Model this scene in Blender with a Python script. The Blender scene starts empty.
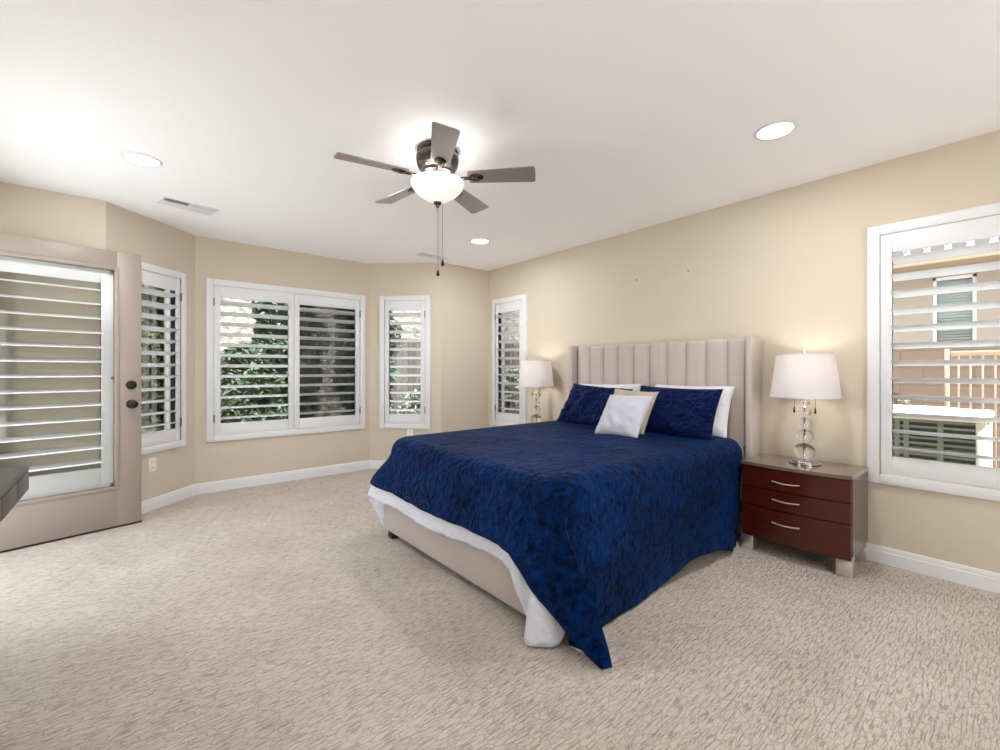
import bpy, bmesh, math, random
from mathutils import Vector, Matrix, noise
PI = math.pi
R = math.radians
sc = bpy.context.scene
COL = sc.collection
random.seed(7)

# ------------------------------------------------------------------ camera
cd = bpy.data.cameras.new('camera')
cam = bpy.data.objects.new('camera', cd)
COL.objects.link(cam)
cd.sensor_width = 36.0
cd.lens = 444.0 / 1000.0 * 36.0
cd.shift_y = -0.0048
cd.clip_start = 0.02
cam.location = (0, 0, 1.173)
cam.rotation_euler = (R(90), 0, -0.6954)
sc.camera = cam

# ------------------------------------------------------------------ world, sun, exposure
sc.view_settings.view_transform = 'Standard'
sc.view_settings.look = 'None'
sc.view_settings.gamma = 1.0
sc.view_settings.use_curve_mapping = False
sc.view_settings.exposure = 0.9
w = bpy.data.worlds.new('sky')
sc.world = w
w.use_nodes = True
wn, wl = w.node_tree.nodes, w.node_tree.links
bg = wn['Background']
tc = wn.new('ShaderNodeTexCoord')
sp = wn.new('ShaderNodeSeparateXYZ')
rp = wn.new('ShaderNodeValToRGB')
wl.new(tc.outputs['Generated'], sp.inputs[0])
wl.new(sp.outputs['Z'], rp.inputs[0])
wl.new(rp.outputs[0], bg.inputs[0])
rp.color_ramp.elements[0].position = 0.0
rp.color_ramp.elements[0].color = (0.93, 0.97, 1.0, 1)
rp.color_ramp.elements[1].position = 0.7
rp.color_ramp.elements[1].color = (0.80, 0.89, 1.0, 1)
bg.inputs[1].default_value = 2.0
sl = bpy.data.lights.new('sun', 'SUN')
sl.energy = 15.0
sl.angle = R(1.0)
sl.color = (0.88, 0.95, 1.0)
so = bpy.data.objects.new('sun', sl)
COL.objects.link(so)
so.location = (-3, -8, 12)
so.rotation_euler = Vector((0.02, 0.38, -0.925)).to_track_quat('-Z', 'Y').to_euler()
sc.cycles.max_bounces = 10
sc.cycles.diffuse_bounces = 6
sc.cycles.transparent_max_bounces = 24
sc.cycles.sample_clamp_indirect = 6.0
sc.cycles.use_denoising = True
sc.cycles.caustics_reflective = False
sc.cycles.caustics_refractive = False

# ------------------------------------------------------------------ room plan (metres, camera stands at 0, 0)
H = 2.44
W = 3.520
YB = 4.4456
D = 0.6108
XA, XB = -0.1372, 2.8096
XL = -0.83
YR = -2.7
P1, P2, P3, P4, P5 = (XA, YB), (XA + D, YB + D), (XB - D, YB + D), (XB, YB), (W, YB)


# ------------------------------------------------------------------ materials
def srgb(r, g, b):
    f = lambda c: ((c / 255) / 12.92) if c / 255 <= 0.04045 else (((c / 255) + 0.055) / 1.055) ** 2.4
    return (f(r), f(g), f(b), 1)


def mat(name, col, rough=0.6, metal=0.0, spec=0.5, **kw):
    m = bpy.data.materials.new(name)
    m.use_nodes = True
    b = m.node_tree.nodes['Principled BSDF']
    b.inputs['Base Color'].default_value = col
    b.inputs['Roughness'].default_value = rough
    b.inputs['Metallic'].default_value = metal
    b.inputs['Specular IOR Level'].default_value = spec
    for k, v in kw.items():
        b.inputs[k.replace('_', ' ')].default_value = v
    return m


def N(m, t):
    return m.node_tree.nodes.new(t)


def L(m, a, b):
    m.node_tree.links.new(a, b)


def coords(m, scale=(1, 1, 1), rot=(0, 0, 0)):
    t = N(m, 'ShaderNodeTexCoord')
    mp = N(m, 'ShaderNodeMapping')
    mp.inputs['Scale'].default_value = scale
    mp.inputs['Rotation'].default_value = rot
    L(m, t.outputs['Object'], mp.inputs[0])
    return mp.outputs[0]


def noise_tex(m, vec, scale, detail=3, rough=0.5):
    n = N(m, 'ShaderNodeTexNoise')
    n.inputs['Scale'].default_value = scale
    n.inputs['Detail'].default_value = detail
    n.inputs['Roughness'].default_value = rough
    if vec is not None:
        L(m, vec, n.inputs['Vector'])
    return n.outputs['Fac']


def ramp(m, fac, stops):
    r = N(m, 'ShaderNodeValToRGB')
    el = r.color_ramp.elements
    while len(el) < len(stops):
        el.new(0.5)
    for e, (p, c) in zip(el, stops):
        e.position = p
        e.color = c
    L(m, fac, r.inputs[0])
    return r.outputs[0]


def bump(m, h, strength, dist, prev=None):
    b = N(m, 'ShaderNodeBump')
    b.inputs['Strength'].default_value = strength
    b.inputs['Distance'].default_value = dist
    L(m, h, b.inputs['Height'])
    if prev is not None:
        L(m, prev, b.inputs['Normal'])
    return b.outputs[0]


def bs(m):
    return m.node_tree.nodes['Principled BSDF']


def grey(v):
    return (v, v, v, 1)


def mathn(m, op, a, b=None):
    n = N(m, 'ShaderNodeMath')
    n.operation = op
    for i, v in enumerate((a, b)):
        if v is None:
            continue
        if isinstance(v, (int, float)):
            n.inputs[i].default_value = v
        else:
            L(m, v, n.inputs[i])
    return n.outputs[0]


def m_plaster(name, col, s=1.0):
    m = mat(name, col, 0.75, spec=0.25)
    v = coords(m)
    h = noise_tex(m, v, 90, 4, 0.6)
    L(m, bump(m, h, 0.10 * s, 0.004), bs(m).inputs['Normal'])
    return m


M = {}
M['wall'] = m_plaster('wall_paint', srgb(204, 192, 175))
M['ceil'] = m_plaster('ceiling_paint', srgb(249, 249, 250), 2.0)
M['trim'] = mat('white_trim_paint', srgb(222, 222, 225), 0.35)
M['shutter'] = mat('white_shutter_paint', srgb(222, 222, 225), 0.38)
M['brightshutter'] = mat('shutter_paint_lightened', srgb(250, 250, 250), 0.4)  # shutter white lightened in colour to make up for dim light behind the glass
M['vinyl'] = mat('window_vinyl', srgb(225, 222, 214), 0.4)
M['hinge'] = mat('hinge_metal', srgb(110, 112, 115), 0.35, 0.9)
M['outside'] = m_plaster('outside_stucco', srgb(196, 170, 145))
M['plastic'] = mat('outlet_plastic', srgb(232, 228, 220), 0.4)
M['slot'] = mat('outlet_slot', srgb(60, 58, 55), 0.6)

# carpet: cut and loop pile with short grooves running across the room
m = M['carpet'] = mat('carpet_pile', srgb(205, 190, 172), 0.95, spec=0.1)
v = coords(m, (17, 135, 10), (0, 0, R(3)))
streak = noise_tex(m, v, 1.0, 2.5, 0.55)
dash = ramp(m, streak, [(0.385, grey(0)), (0.455, grey(1))])
vc = N(m, 'ShaderNodeTexVoronoi')
vc.feature = 'DISTANCE_TO_EDGE'
vc.inputs['Scale'].default_value = 1.0
wv = N(m, 'ShaderNodeTexNoise')
wv.inputs['Scale'].default_value = 30
L(m, coords(m), wv.inputs['Vector'])
ws = N(m, 'ShaderNodeVectorMath')
ws.operation = 'SCALE'
ws.inputs['Scale'].default_value = 0.5
L(m, wv.outputs['Color'], ws.inputs[0])
wa = N(m, 'ShaderNodeVectorMath')
L(m, coords(m, (20, 52, 10)), wa.inputs[0])
L(m, ws.outputs[0], wa.inputs[1])
L(m, wa.outputs[0], vc.inputs['Vector'])
crack = ramp(m, vc.outputs['Distance'], [(0.0, grey(0.45)), (0.09, grey(1))])
groove = mathn(m, 'MULTIPLY', dash, crack)
fib = noise_tex(m, coords(m), 420, 3, 0.7)
big = noise_tex(m, coords(m), 2.3, 4, 0.6)
base = ramp(m, big, [(0.3, srgb(204, 193, 180)), (0.72, srgb(222, 212, 201))])
dk = N(m, 'ShaderNodeMixRGB')
dk.blend_type = 'MULTIPLY'
dk.inputs[0].default_value = 1.0
L(m, base, dk.inputs[1])
gcol = ramp(m, groove, [(0.0, srgb(212, 207, 200)), (1.0, grey(1))])
L(m, gcol, dk.inputs[2])
fb = N(m, 'ShaderNodeMixRGB')
fb.blend_type = 'MULTIPLY'
fb.inputs[0].default_value = 1.0
L(m, dk.outputs[0], fb.inputs[1])
L(m, ramp(m, fib, [(0.25, grey(0.82)), (0.7, grey(1.0))]), fb.inputs[2])
L(m, fb.outputs[0], bs(m).inputs['Base Color'])
b1 = bump(m, groove, 0.6, 0.006)
L(m, bump(m, fib, 0.35, 0.003, b1), bs(m).inputs['Normal'])

# velvet
def m_velvet(name, dark, light, sheen=0.6):
    m = mat(name, dark, 0.62, spec=0.13, Specular_Tint=(0.2, 0.4, 1.0, 1))
    v = coords(m)
    vo = N(m, 'ShaderNodeTexVoronoi')
    vo.feature = 'SMOOTH_F1'
    vo.inputs['Scale'].default_value = 30
    vo.inputs['Smoothness'].default_value = 0.6
    wb = N(m, 'ShaderNodeTexNoise')
    wb.inputs['Scale'].default_value = 9
    L(m, v, wb.inputs['Vector'])
    s = N(m, 'ShaderNodeVectorMath')
    s.operation = 'SCALE'
    s.inputs['Scale'].default_value = 0.10
    L(m, wb.outputs['Color'], s.inputs[0])
    a = N(m, 'ShaderNodeVectorMath')
    a.operation = 'ADD'
    L(m, v, a.inputs[0])
    L(m, s.outputs[0], a.inputs[1])
    L(m, a.outputs[0], vo.inputs['Vector'])
    n1 = noise_tex(m, a.outputs[0], 25, 5, 0.65)
    n2 = noise_tex(m, v, 2.2, 2)
    f = mathn(m, 'ADD', mathn(m, 'MULTIPLY', n1, 0.75), mathn(m, 'MULTIPLY', n2, 0.35))
    L(m, ramp(m, f, [(0.43, dark), (0.70, light)]), bs(m).inputs['Base Color'])
    b_1 = bump(m, vo.outputs['Distance'], 0.9, 0.03)
    L(m, bump(m, n1, 0.8, 0.04, b_1), bs(m).inputs['Normal'])
    b = bs(m)
    b.inputs['Sheen Weight'].default_value = sheen
    b.inputs['Sheen Roughness'].default_value = 0.35
    b.inputs['Sheen Tint'].default_value = (0.12, 0.22, 0.6, 1)
    return m


M['velvet'] = m_velvet('navy_velvet', (0.0005, 0.0024, 0.013, 1), (0.0018, 0.032, 0.155, 1), 0.07)
M['sham'] = m_velvet('navy_sham_velvet', (0.0022, 0.005, 0.030, 1), (0.008, 0.017, 0.095, 1), 0.2)


def m_cloth(name, col, bs_=0.25, sc_=8):
    m = mat(name, col, 0.85, spec=0.2)
    v = coords(m)
    n = noise_tex(m, v, sc_, 5, 0.6)
    b_1 = bump(m, n, bs_, 0.06)
    n2 = noise_tex(m, v, 700, 2)
    L(m, bump(m, n2, 0.15, 0.001, b_1), bs(m).inputs['Normal'])
    return m


M['duvet'] = m_cloth('white_duvet_cotton', srgb(212, 213, 222), 0.5, 11)
M['pillow_white'] = m_cloth('white_pillow_cotton', srgb(218, 217, 221))
M['cush_white'] = m_cloth('pale_grey_cushion_cotton', srgb(196, 197, 208), 0.2, 14)
M['cush_beige'] = m_cloth('beige_cushion_linen', srgb(178, 167, 150), 0.2, 14)
M['uphol'] = m_cloth('greige_upholstery', srgb(186, 175, 168), 0.06, 6)
M['mattress'] = m_cloth('mattress_ticking', srgb(225, 224, 224))
M['darkwood'] = mat('dark_leg_wood', srgb(58, 42, 34), 0.4)

# cherry wood
m = M['cherry'] = mat('cherry_wood', srgb(96, 34, 20), 0.22, spec=0.4, Coat_Weight=0.25, Coat_Roughness=0.12)
v = coords(m, (2.0, 2.0, 26))
f = noise_tex(m, v, 2.2, 5, 0.6)
L(m, ramp(m, f, [(0.2, srgb(58, 15, 8)), (0.8, srgb(80, 27, 11))]), bs(m).inputs['Base Color'])
m = M['nstop'] = mat('cherry_top_painted_sheen', srgb(112, 92, 80), 0.16, Coat_Weight=0.8, Coat_Roughness=0.08)  # base colour lightened to stand for the bright reflection on the top
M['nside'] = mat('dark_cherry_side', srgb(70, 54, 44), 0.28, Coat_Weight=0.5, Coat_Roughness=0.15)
M['nickel'] = mat('brushed_nickel', srgb(226, 224, 220), 0.38, 1.0)
M['chrome'] = mat('chrome', srgb(200, 200, 204), 0.08, 1.0)
M['pulls'] = mat('champagne_pull', srgb(226, 208, 180), 0.25, 0.9)
M['bronze'] = mat('oil_rubbed_bronze', srgb(44, 38, 35), 0.35, 0.6)
M['fanmetal'] = mat('fan_dark_nickel', srgb(92, 82, 80), 0.25, 0.85)
M['doorpaint'] = mat('taupe_door_paint', srgb(150, 137, 126), 0.42)
M['seal'] = mat('door_seal_rubber', srgb(38, 34, 32), 0.6)
M['desk'] = mat('charcoal_desk_lacquer', srgb(62, 60, 60), 0.38, Coat_Weight=0.15, Coat_Roughness=0.2)
M['duct'] = mat('duct_shadow_grey', srgb(62, 60, 58), 0.8)
M['gap'] = mat('black_gap', srgb(22, 22, 22), 0.8)
M['blade'] = mat('fan_blade_wood', srgb(138, 129, 126), 0.32, Coat_Weight=0.6, Coat_Roughness=0.15)
M['chain'] = mat('pull_chain_metal', srgb(150, 146, 140), 0.3, 0.9)


def m_thin(name, tint, gloss=0.07, rough=0.0):
    m = bpy.data.materials.new(name)
    m.use_nodes = True
    nt = m.node_tree
    nt.nodes.remove(nt.nodes['Principled BSDF'])
    t = nt.nodes.new('ShaderNodeBsdfTransparent')
    t.inputs[0].default_value = tint
    g = nt.nodes.new('ShaderNodeBsdfGlossy')
    g.inputs['Roughness'].default_value = rough
    fr = nt.nodes.new('ShaderNodeFresnel')
    fr.inputs[0].default_value = 1.45
    mul = nt.nodes.new('ShaderNodeMath')
    mul.operation = 'MULTIPLY'
    mul.inputs[1].default_value = gloss / 0.07
    nt.links.new(fr.outputs[0], mul.inputs[0])
    mx = nt.nodes.new('ShaderNodeMixShader')
    nt.links.new(mul.outputs[0], mx.inputs[0])
    nt.links.new(t.outputs[0], mx.inputs[1])
    nt.links.new(g.outputs[0], mx.inputs[2])
    nt.links.new(mx.outputs[0], nt.nodes['Material Output'].inputs[0])
    return m


M['pane'] = m_thin('window_glass', (0.98, 0.99, 0.985, 1), 0.05)
M['doorglass'] = m_thin('door_glass', (0.985, 0.995, 0.992, 1), 0.05)
m = M['screen'] = bpy.data.materials.new('insect_screen')
m.use_nodes = True
nt = m.node_tree
t = nt.nodes.new('ShaderNodeBsdfTransparent')
mx = nt.nodes.new('ShaderNodeMixShader')
mx.inputs[0].default_value = 0.62
b = nt.nodes['Principled BSDF']
b.inputs['Base Color'].default_value = srgb(74, 78, 70)
b.inputs['Roughness'].default_value = 0.8
nt.links.new(t.outputs[0], mx.inputs[1])
nt.links.new(b.outputs[0], mx.inputs[2])
nt.links.new(mx.outputs[0], nt.nodes['Material Output'].inputs[0])
M['crystal'] = mat('clear_crystal', (1, 1, 1, 1), 0.01, IOR=1.45, Transmission_Weight=1.0)


def m_emit(name, col, s):
    m = mat(name, col, 0.5)
    b = bs(m)
    b.inputs['Emission Color'].default_value = col
    b.inputs['Emission Strength'].default_value = s
    return m


M['diffuser'] = m_emit('downlight_diffuser', (1, 0.98, 0.95, 1), 3.0)
M['globe'] = m_emit('frosted_globe', (1, 0.96, 0.92, 1), 0.22)
m = M['shade'] = bpy.data.materials.new('lamp_shade_linen')
m.use_nodes = True
nt = m.node_tree
nt.nodes.remove(nt.nodes['Principled BSDF'])
d_ = nt.nodes.new('ShaderNodeBsdfDiffuse')
d_.inputs[0].default_value = srgb(228, 226, 228)
t_ = nt.nodes.new('ShaderNodeBsdfTranslucent')
t_.inputs[0].default_value = srgb(230, 224, 220)
mx = nt.nodes.new('ShaderNodeMixShader')
mx.inputs[0].default_value = 0.3
nt.links.new(d_.outputs[0], mx.inputs[1])
nt.links.new(t_.outputs[0], mx.inputs[2])
nt.links.new(mx.outputs[0], nt.nodes['Material Output'].inputs[0])
# outdoors
M['bounceslab'] = m_plaster('bounce_slab_concrete', srgb(222, 216, 208))  # pale finish for the added slabs that bounce sunlight indoors
M['sidebounceslab'] = m_plaster('side_bounce_slab_pavers', srgb(172, 170, 167))  # finish of the added side slab, toned to set its bounce light
M['gravel'] = mat('yard_gravel', srgb(140, 126, 110), 0.9)
m = M['rock'] = mat('pale_rock_slope', srgb(190, 170, 145), 0.9)
v = coords(m)
vo = N(m, 'ShaderNodeTexVoronoi')
vo.inputs['Scale'].default_value = 7.0
L(m, v, vo.inputs['Vector'])
L(m, ramp(m, vo.outputs['Distance'], [(0.1, srgb(128, 116, 99)), (0.75, srgb(62, 54, 44))]), bs(m).inputs['Base Color'])
L(m, bump(m, vo.outputs['Distance'], 1.0, -0.1), bs(m).inputs['Normal'])


def m_leaf(name, a, b_):
    m = mat(name, a, 0.55, spec=0.3)
    f = noise_tex(m, coords(m), 9, 3)
    L(m, ramp(m, f, [(0.35, a), (0.65, b_)]), bs(m).inputs['Base Color'])
    return m


M['leaf_dark'] = m_leaf('dark_hedge_leaf', srgb(26, 42, 27), srgb(58, 78, 46))
M['leaf_mid'] = m_leaf('bright_shrub_leaf', srgb(26, 40, 24), srgb(62, 76, 44))
M['leaf_olive'] = m_leaf('olive_shrub_leaf', srgb(42, 36, 25), srgb(104, 98, 38))
M['leaf_grey'] = m_leaf('grey_green_leaf', srgb(74, 78, 64), srgb(118, 118, 98))
M['twig'] = mat('twig_bark', srgb(96, 80, 64), 0.9)
M['fencewood'] = mat('brown_fence_wood', srgb(66, 57, 49), 0.8)
M['iron'] = mat('tan_fence_paint', srgb(178, 160, 138), 0.5)
m = M['block'] = mat('pink_block', srgb(170, 130, 106), 0.9)
br = N(m, 'ShaderNodeTexBrick')
br.inputs['Color1'].default_value = srgb(136, 116, 103)
br.inputs['Color2'].default_value = srgb(130, 110, 98)
br.inputs['Mortar'].default_value = srgb(112, 94, 82)
br.inputs['Scale'].default_value = 1.0
br.inputs['Brick Width'].default_value = 0.4
br.inputs['Row Height'].default_value = 0.2
br.inputs['Mortar Size'].default_value = 0.006
tcb = N(m, 'ShaderNodeTexCoord')
sx = N(m, 'ShaderNodeSeparateXYZ')
cx = N(m, 'ShaderNodeCombineXYZ')
L(m, tcb.outputs['Object'], sx.inputs[0])
L(m, sx.outputs['Y'], cx.inputs[0])
L(m, sx.outputs['Z'], cx.inputs[1])
L(m, cx.outputs[0], br.inputs['Vector'])
L(m, br.outputs[0], bs(m).inputs['Base Color'])
M['nstucco'] = m_plaster('neighbour_stucco', srgb(166, 154, 144))
M['fascia'] = mat('cream_fascia', srgb(176, 160, 136), 0.6)
M['tile'] = mat('grey_roof_tile', srgb(140, 136, 134), 0.8)
M['nblind'] = mat('pale_green_blind', srgb(186, 196, 190), 0.6)
M['acdark'] = mat('ac_grille_green', srgb(122, 131, 120), 0.5)
M['coil'] = mat('ac_coil_grey', srgb(62, 68, 62), 0.6)
M['acwhite'] = mat('ac_cabinet_cream', srgb(228, 226, 216), 0.45)


# ------------------------------------------------------------------ geometry helpers
class G:
    """collects shapes into one mesh"""
    def __init__(self):
        self.v, self.f = [], []

    def add(self, vs, fs, mx=None):
        o = len(self.v)
        for p in vs:
            p = Vector(p)
            self.v.append(tuple(mx @ p if mx is not None else p))
        self.f += [tuple(i + o for i in q) for q in fs]
        return self

    def bm(self, bmx, mx=None):
        bmx.verts.index_update()
        self.add([x.co for x in bmx.verts], [[x.index for x in q.verts] for q in bmx.faces], mx)
        bmx.free()
        return self

    def box(self, x0, x1, y0, y1, z0, z1, bev=0.0, seg=2, mx=None):
        b = bmesh.new()
        bmesh.ops.create_cube(b, size=1)
        for q in b.verts:
            q.co = ((x0 + x1) / 2 + q.co.x * (x1 - x0), (y0 + y1) / 2 + q.co.y * (y1 - y0), (z0 + z1) / 2 + q.co.z * (z1 - z0))
        if bev:
            bmesh.ops.bevel(b, geom=list(b.edges), offset=bev, segments=seg, affect='EDGES', profile=0.5)
        return self.bm(b, mx)

    def lathe(self, prof, n=32, c=(0, 0, 0), mx=None, sx=1, sy=1):
        vs, fs = [], []
        k = len(prof)
        for i in range(n):
            a = 2 * PI * i / n
            for r, z in prof:
                vs.append((c[0] + r * math.cos(a) * sx, c[1] + r * math.sin(a) * sy, c[2] + z))
        for i in range(n):
            j = (i + 1) % n
            for q in range(k - 1):
                fs.append((i * k + q, j * k + q, j * k + q + 1, i * k + q + 1))
        return self.add(vs, fs, mx)

    def tube(self, path, r, n=8, mx=None, cap=True):
        path = [Vector(p) for p in path]
        vs, fs = [], []
        rr = r if isinstance(r, (list, tuple)) else [r] * len(path)
        for i, p in enumerate(path):
            t = (path[min(i + 1, len(path) - 1)] - path[max(i - 1, 0)]).normalized()
            u = t.cross(Vector((0, 0, 1)) if abs(t.z) < 0.9 else Vector((1, 0, 0))).normalized()
            q = t.cross(u)
            for k in range(n):
                a = 2 * PI * k / n
                vs.append(p + (u * math.cos(a) + q * math.sin(a)) * rr[i])
        for i in range(len(path) - 1):
            for k in range(n):
                l = (k + 1) % n
                fs.append((i * n + k, i * n + l, (i + 1) * n + l, (i + 1) * n + k))
        if cap:
            fs.append(tuple(range(n - 1, -1, -1)))
            fs.append(tuple(range((len(path) - 1) * n, len(path) * n)))
        return self.add(vs, fs, mx)

    def prism(self, outline, z0, z1, mx=None):
        n = len(outline)
        vs = [(x, y, z0) for x, y in outline] + [(x, y, z1) for x, y in outline]
        fs = [tuple(range(n - 1, -1, -1)), tuple(range(n, 2 * n))]
        fs += [(i, (i + 1) % n, n + (i + 1) % n, n + i) for i in range(n)]
        return self.add(vs, fs, mx)

    def sphere(self, c, r, seg=24, rings=14, sz=1.0, mx=None):
        prof = [(max(1e-5, r * math.sin(PI * i / rings)), -r * sz * math.cos(PI * i / rings)) for i in range(rings + 1)]
        return self.lathe(prof, seg, c, mx)

    def obj(self, name, m, parent=None, smooth=None, kind=None, loc=None, rz=None):
        me = bpy.data.meshes.new(name)
        me.from_pydata(self.v, [], self.f)
        me.update()
        b = bmesh.new()
        b.from_mesh(me)
        bmesh.ops.remove_doubles(b, verts=list(b.verts), dist=1e-6)
        bmesh.ops.recalc_face_normals(b, faces=list(b.faces))
        b.to_mesh(me)
        b.free()
        if smooth is not None:
            me.shade_smooth()
            if smooth < 170:
                try:
                    me.set_sharp_from_angle(angle=R(smooth))
                except Exception:
                    pass
        me.materials.append(m)
        o = bpy.data.objects.new(name, me)
        COL.objects.link(o)
        if parent is not None:
            o.parent = parent
        if kind:
            o['kind'] = kind
        if loc is not None:
            o.location = loc
        if rz is not None:
            o.rotation_euler = (0, 0, rz)
        return o


def thing(name, label, cat, loc=(0, 0, 0), rz=0, group=None):
    o = bpy.data.objects.new(name, None)
    COL.objects.link(o)
    o.empty_display_size = 0.1
    o.location = loc
    o.rotation_euler = (0, 0, rz)
    return tag(o, label, cat, group)


def tag(o, label, cat, group=None):
    o['label'] = label
    o['category'] = cat
    if group:
        o['group'] = group
    return o


def setting(name, loc=(0, 0, 0), rz=0):
    o = bpy.data.objects.new(name, None)
    COL.objects.link(o)
    o.location = loc
    o.rotation_euler = (0, 0, rz)
    o['kind'] = 'structure'
    return o


def children(o):
    return [x for x in COL.objects if x.parent == o]


def dup(o, loc, rz, label, group=None, name=None):
    r = o.copy()
    COL.objects.link(r)
    r.location = loc
    r.rotation_euler = (0, 0, rz)
    tag(r, label, o['category'], group)
    for ch in children(o):
        c = ch.copy()
        COL.objects.link(c)
        c.parent = r
        for g in children(ch):
            e = g.copy()
            COL.objects.link(e)
            e.parent = c
    return r


# ------------------------------------------------------------------ room shell
Z0, Z1 = 0.485, 2.052          # all shutters run between these heights
TH = 0.14                      # wall thickness
FR = 0.060                     # shutter frame width


def wall(name, a, b, openings=()):
    """interior face from a to b (left to right seen from inside), openings = (x0, x1, z0, z1) along it"""
    a, b = Vector(a), Vector(b)
    ln = (b - a).length
    rz = math.atan2(b.y - a.y, b.x - a.x)
    g = G()
    x = 0.0
    for x0, x1, z0, z1 in sorted(openings):
        g.box(x, x0, 0, TH, 0, H)
        if z0 > 0:
            g.box(x0, x1, 0, TH, 0, z0)
        if z1 < H:
            g.box(x0, x1, 0, TH, z1, H)
        x = x1
    g.box(x, ln, 0, TH, 0, H)
    return g.obj(name, M['wall'], kind='structure', loc=(a.x, a.y, 0), rz=rz), ln, rz


def skirting(name, a, b, skip=()):
    a, b = Vector(a), Vector(b)
    ln = (b - a).length
    rz = math.atan2(b.y - a.y, b.x - a.x)
    g = G()
    prof = [(0, 0), (-0.016, 0), (-0.016, 0.070), (-0.012, 0.074), (-0.012, 0.084), (-0.009, 0.096), (-0.005, 0.102), (0, 0.102)]
    segs, x = [], 0
    for s0, s1 in skip:
        segs.append((x, s0))
        x = s1
    segs.append((x, ln))
    for s0, s1 in segs:
        n = len(prof)
        vs = [(s0, y, z) for y, z in prof] + [(s1, y, z) for y, z in prof]
        fs = [(i, (i + 1) % n, n + (i + 1) % n, n + i) for i in range(n)] + [tuple(range(n)), tuple(range(2 * n - 1, n - 1, -1))]
        g.add(vs, fs)
    return g.obj(name, M['trim'], kind='structure', loc=(a.x, a.y, 0), rz=rz)


def op(c, wd):
    return (c - wd / 2 + 0.02, c + wd / 2 - 0.02, Z0 + 0.02, Z1 - 0.02)


BW = 0.612
BL = D * math.sqrt(2)
DOORY0, DOORY1 = 2.935, 4.185
G().prism([(XL, YR), (W, YR), P5, P4, P3, P2, P1, (XL, YB)], -0.12, 0.0).obj('floor', M['carpet'], kind='structure')
G().prism([(XL - TH, YR - TH), (W + 0.5, YR - TH), (W + 0.5, YB + 0.5), (XB + 0.2, YB + 0.5), (XB - D + 0.2, YB + D + 0.45),
           (XA + D - 0.2, YB + D + 0.45), (XA - 0.2, YB + 0.5), (XL - TH, YB + 0.5)], H, H + 0.15).obj('ceiling', M['ceil'], kind='structure')
wall('wall_back_left', (XL, YB), P1)
wall('wall_bay_left', P1, P2, [op(BL / 2, BW)])
wall('wall_bay_back', P2, P3, [op(1.347 - P2[0], 1.572)])
wall('wall_bay_right', P3, P4, [op(BL / 2, BW)])
wall('wall_back_right', P4, P5)
RW = 1.572
wall('wall_right', P5, (W, YR), [op(YB - 4.040, 0.62), op(YB + 0.133, RW)])
wall('wall_left', (XL, YR), (XL, YB), [(DOORY0 - YR, DOORY1 - YR, 0, 2.08), (4.75, 5.5, 0.85, 1.85)])  # unseen wall; window hole and widened doorway added to let daylight in
wall('wall_rear', (W, YR), (XL, YR), [(1.72, 4.22, 0, 2.25)])  # unseen wall, large opening added for daylight fill
skirting('baseboard_back_left', (XL, YB), P1)
skirting('baseboard_bay_left', P1, P2)
skirting('baseboard_bay_back', P2, P3)
skirting('baseboard_bay_right', P3, P4)
skirting('baseboard_back_right', P4, P5)
skirting('baseboard_right', P5, (W, YR))
skirting('baseboard_left', (XL, YR), (XL, YB), [(DOORY0 - YR - 0.07, DOORY1 - YR + 0.07)])
g = G()
for y0, y1, z0, z1 in ((DOORY0 - 0.07, DOORY0, 0, 2.15), (DOORY1, DOORY1 + 0.07, 0, 2.15), (DOORY0, DOORY1, 2.08, 2.15)):
    g.box(XL, XL + 0.018, y0, y1, z0, z1, 0.003)
g.obj('trim_1', M['trim'], kind='structure')

# daylight portal in the big rear opening (helps sampling of the sky only)
pl = bpy.data.lights.new('rear_daylight_portal', 'AREA')
pl.shape = 'RECTANGLE'
pl.size, pl.size_y = 2.5, 2.2
pl.cycles.is_portal = True
po = bpy.data.objects.new('rear_daylight_portal', pl)
COL.objects.link(po)
po.location = (0.55, YR - 0.05, 1.13)
po.rotation_euler = (R(90), 0, 0)


# ------------------------------------------------------------------ windows and plantation shutters
def louver_prof(n=10, dep=0.114, th=0.011):
    out = []
    for i in range(n):
        a = 2 * PI * i / n
        out.append((dep / 2 * math.cos(a), th / 2 * math.sin(a)))
    return out


def louvers(x0, x1, z0, z1, n, y, tilt):
    g = G()
    pr = louver_prof()
    k = len(pr)
    ct, st = math.cos(tilt), math.sin(tilt)
    pitch = (z1 - z0) / n
    for i in range(n):
        zc = z0 + (i + 0.5) * pitch
        vs = []
        for x in (x0, x1):
            for a, b in pr:
                vs.append((x, y + a * ct - b * st, zc - a * st + b * ct))
        fs = [(q, (q + 1) % k, k + (q + 1) % k, k + q) for q in range(k)] + [tuple(range(k)), tuple(range(2 * k - 1, k - 1, -1))]
        g.add(vs, fs)
    return g


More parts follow.
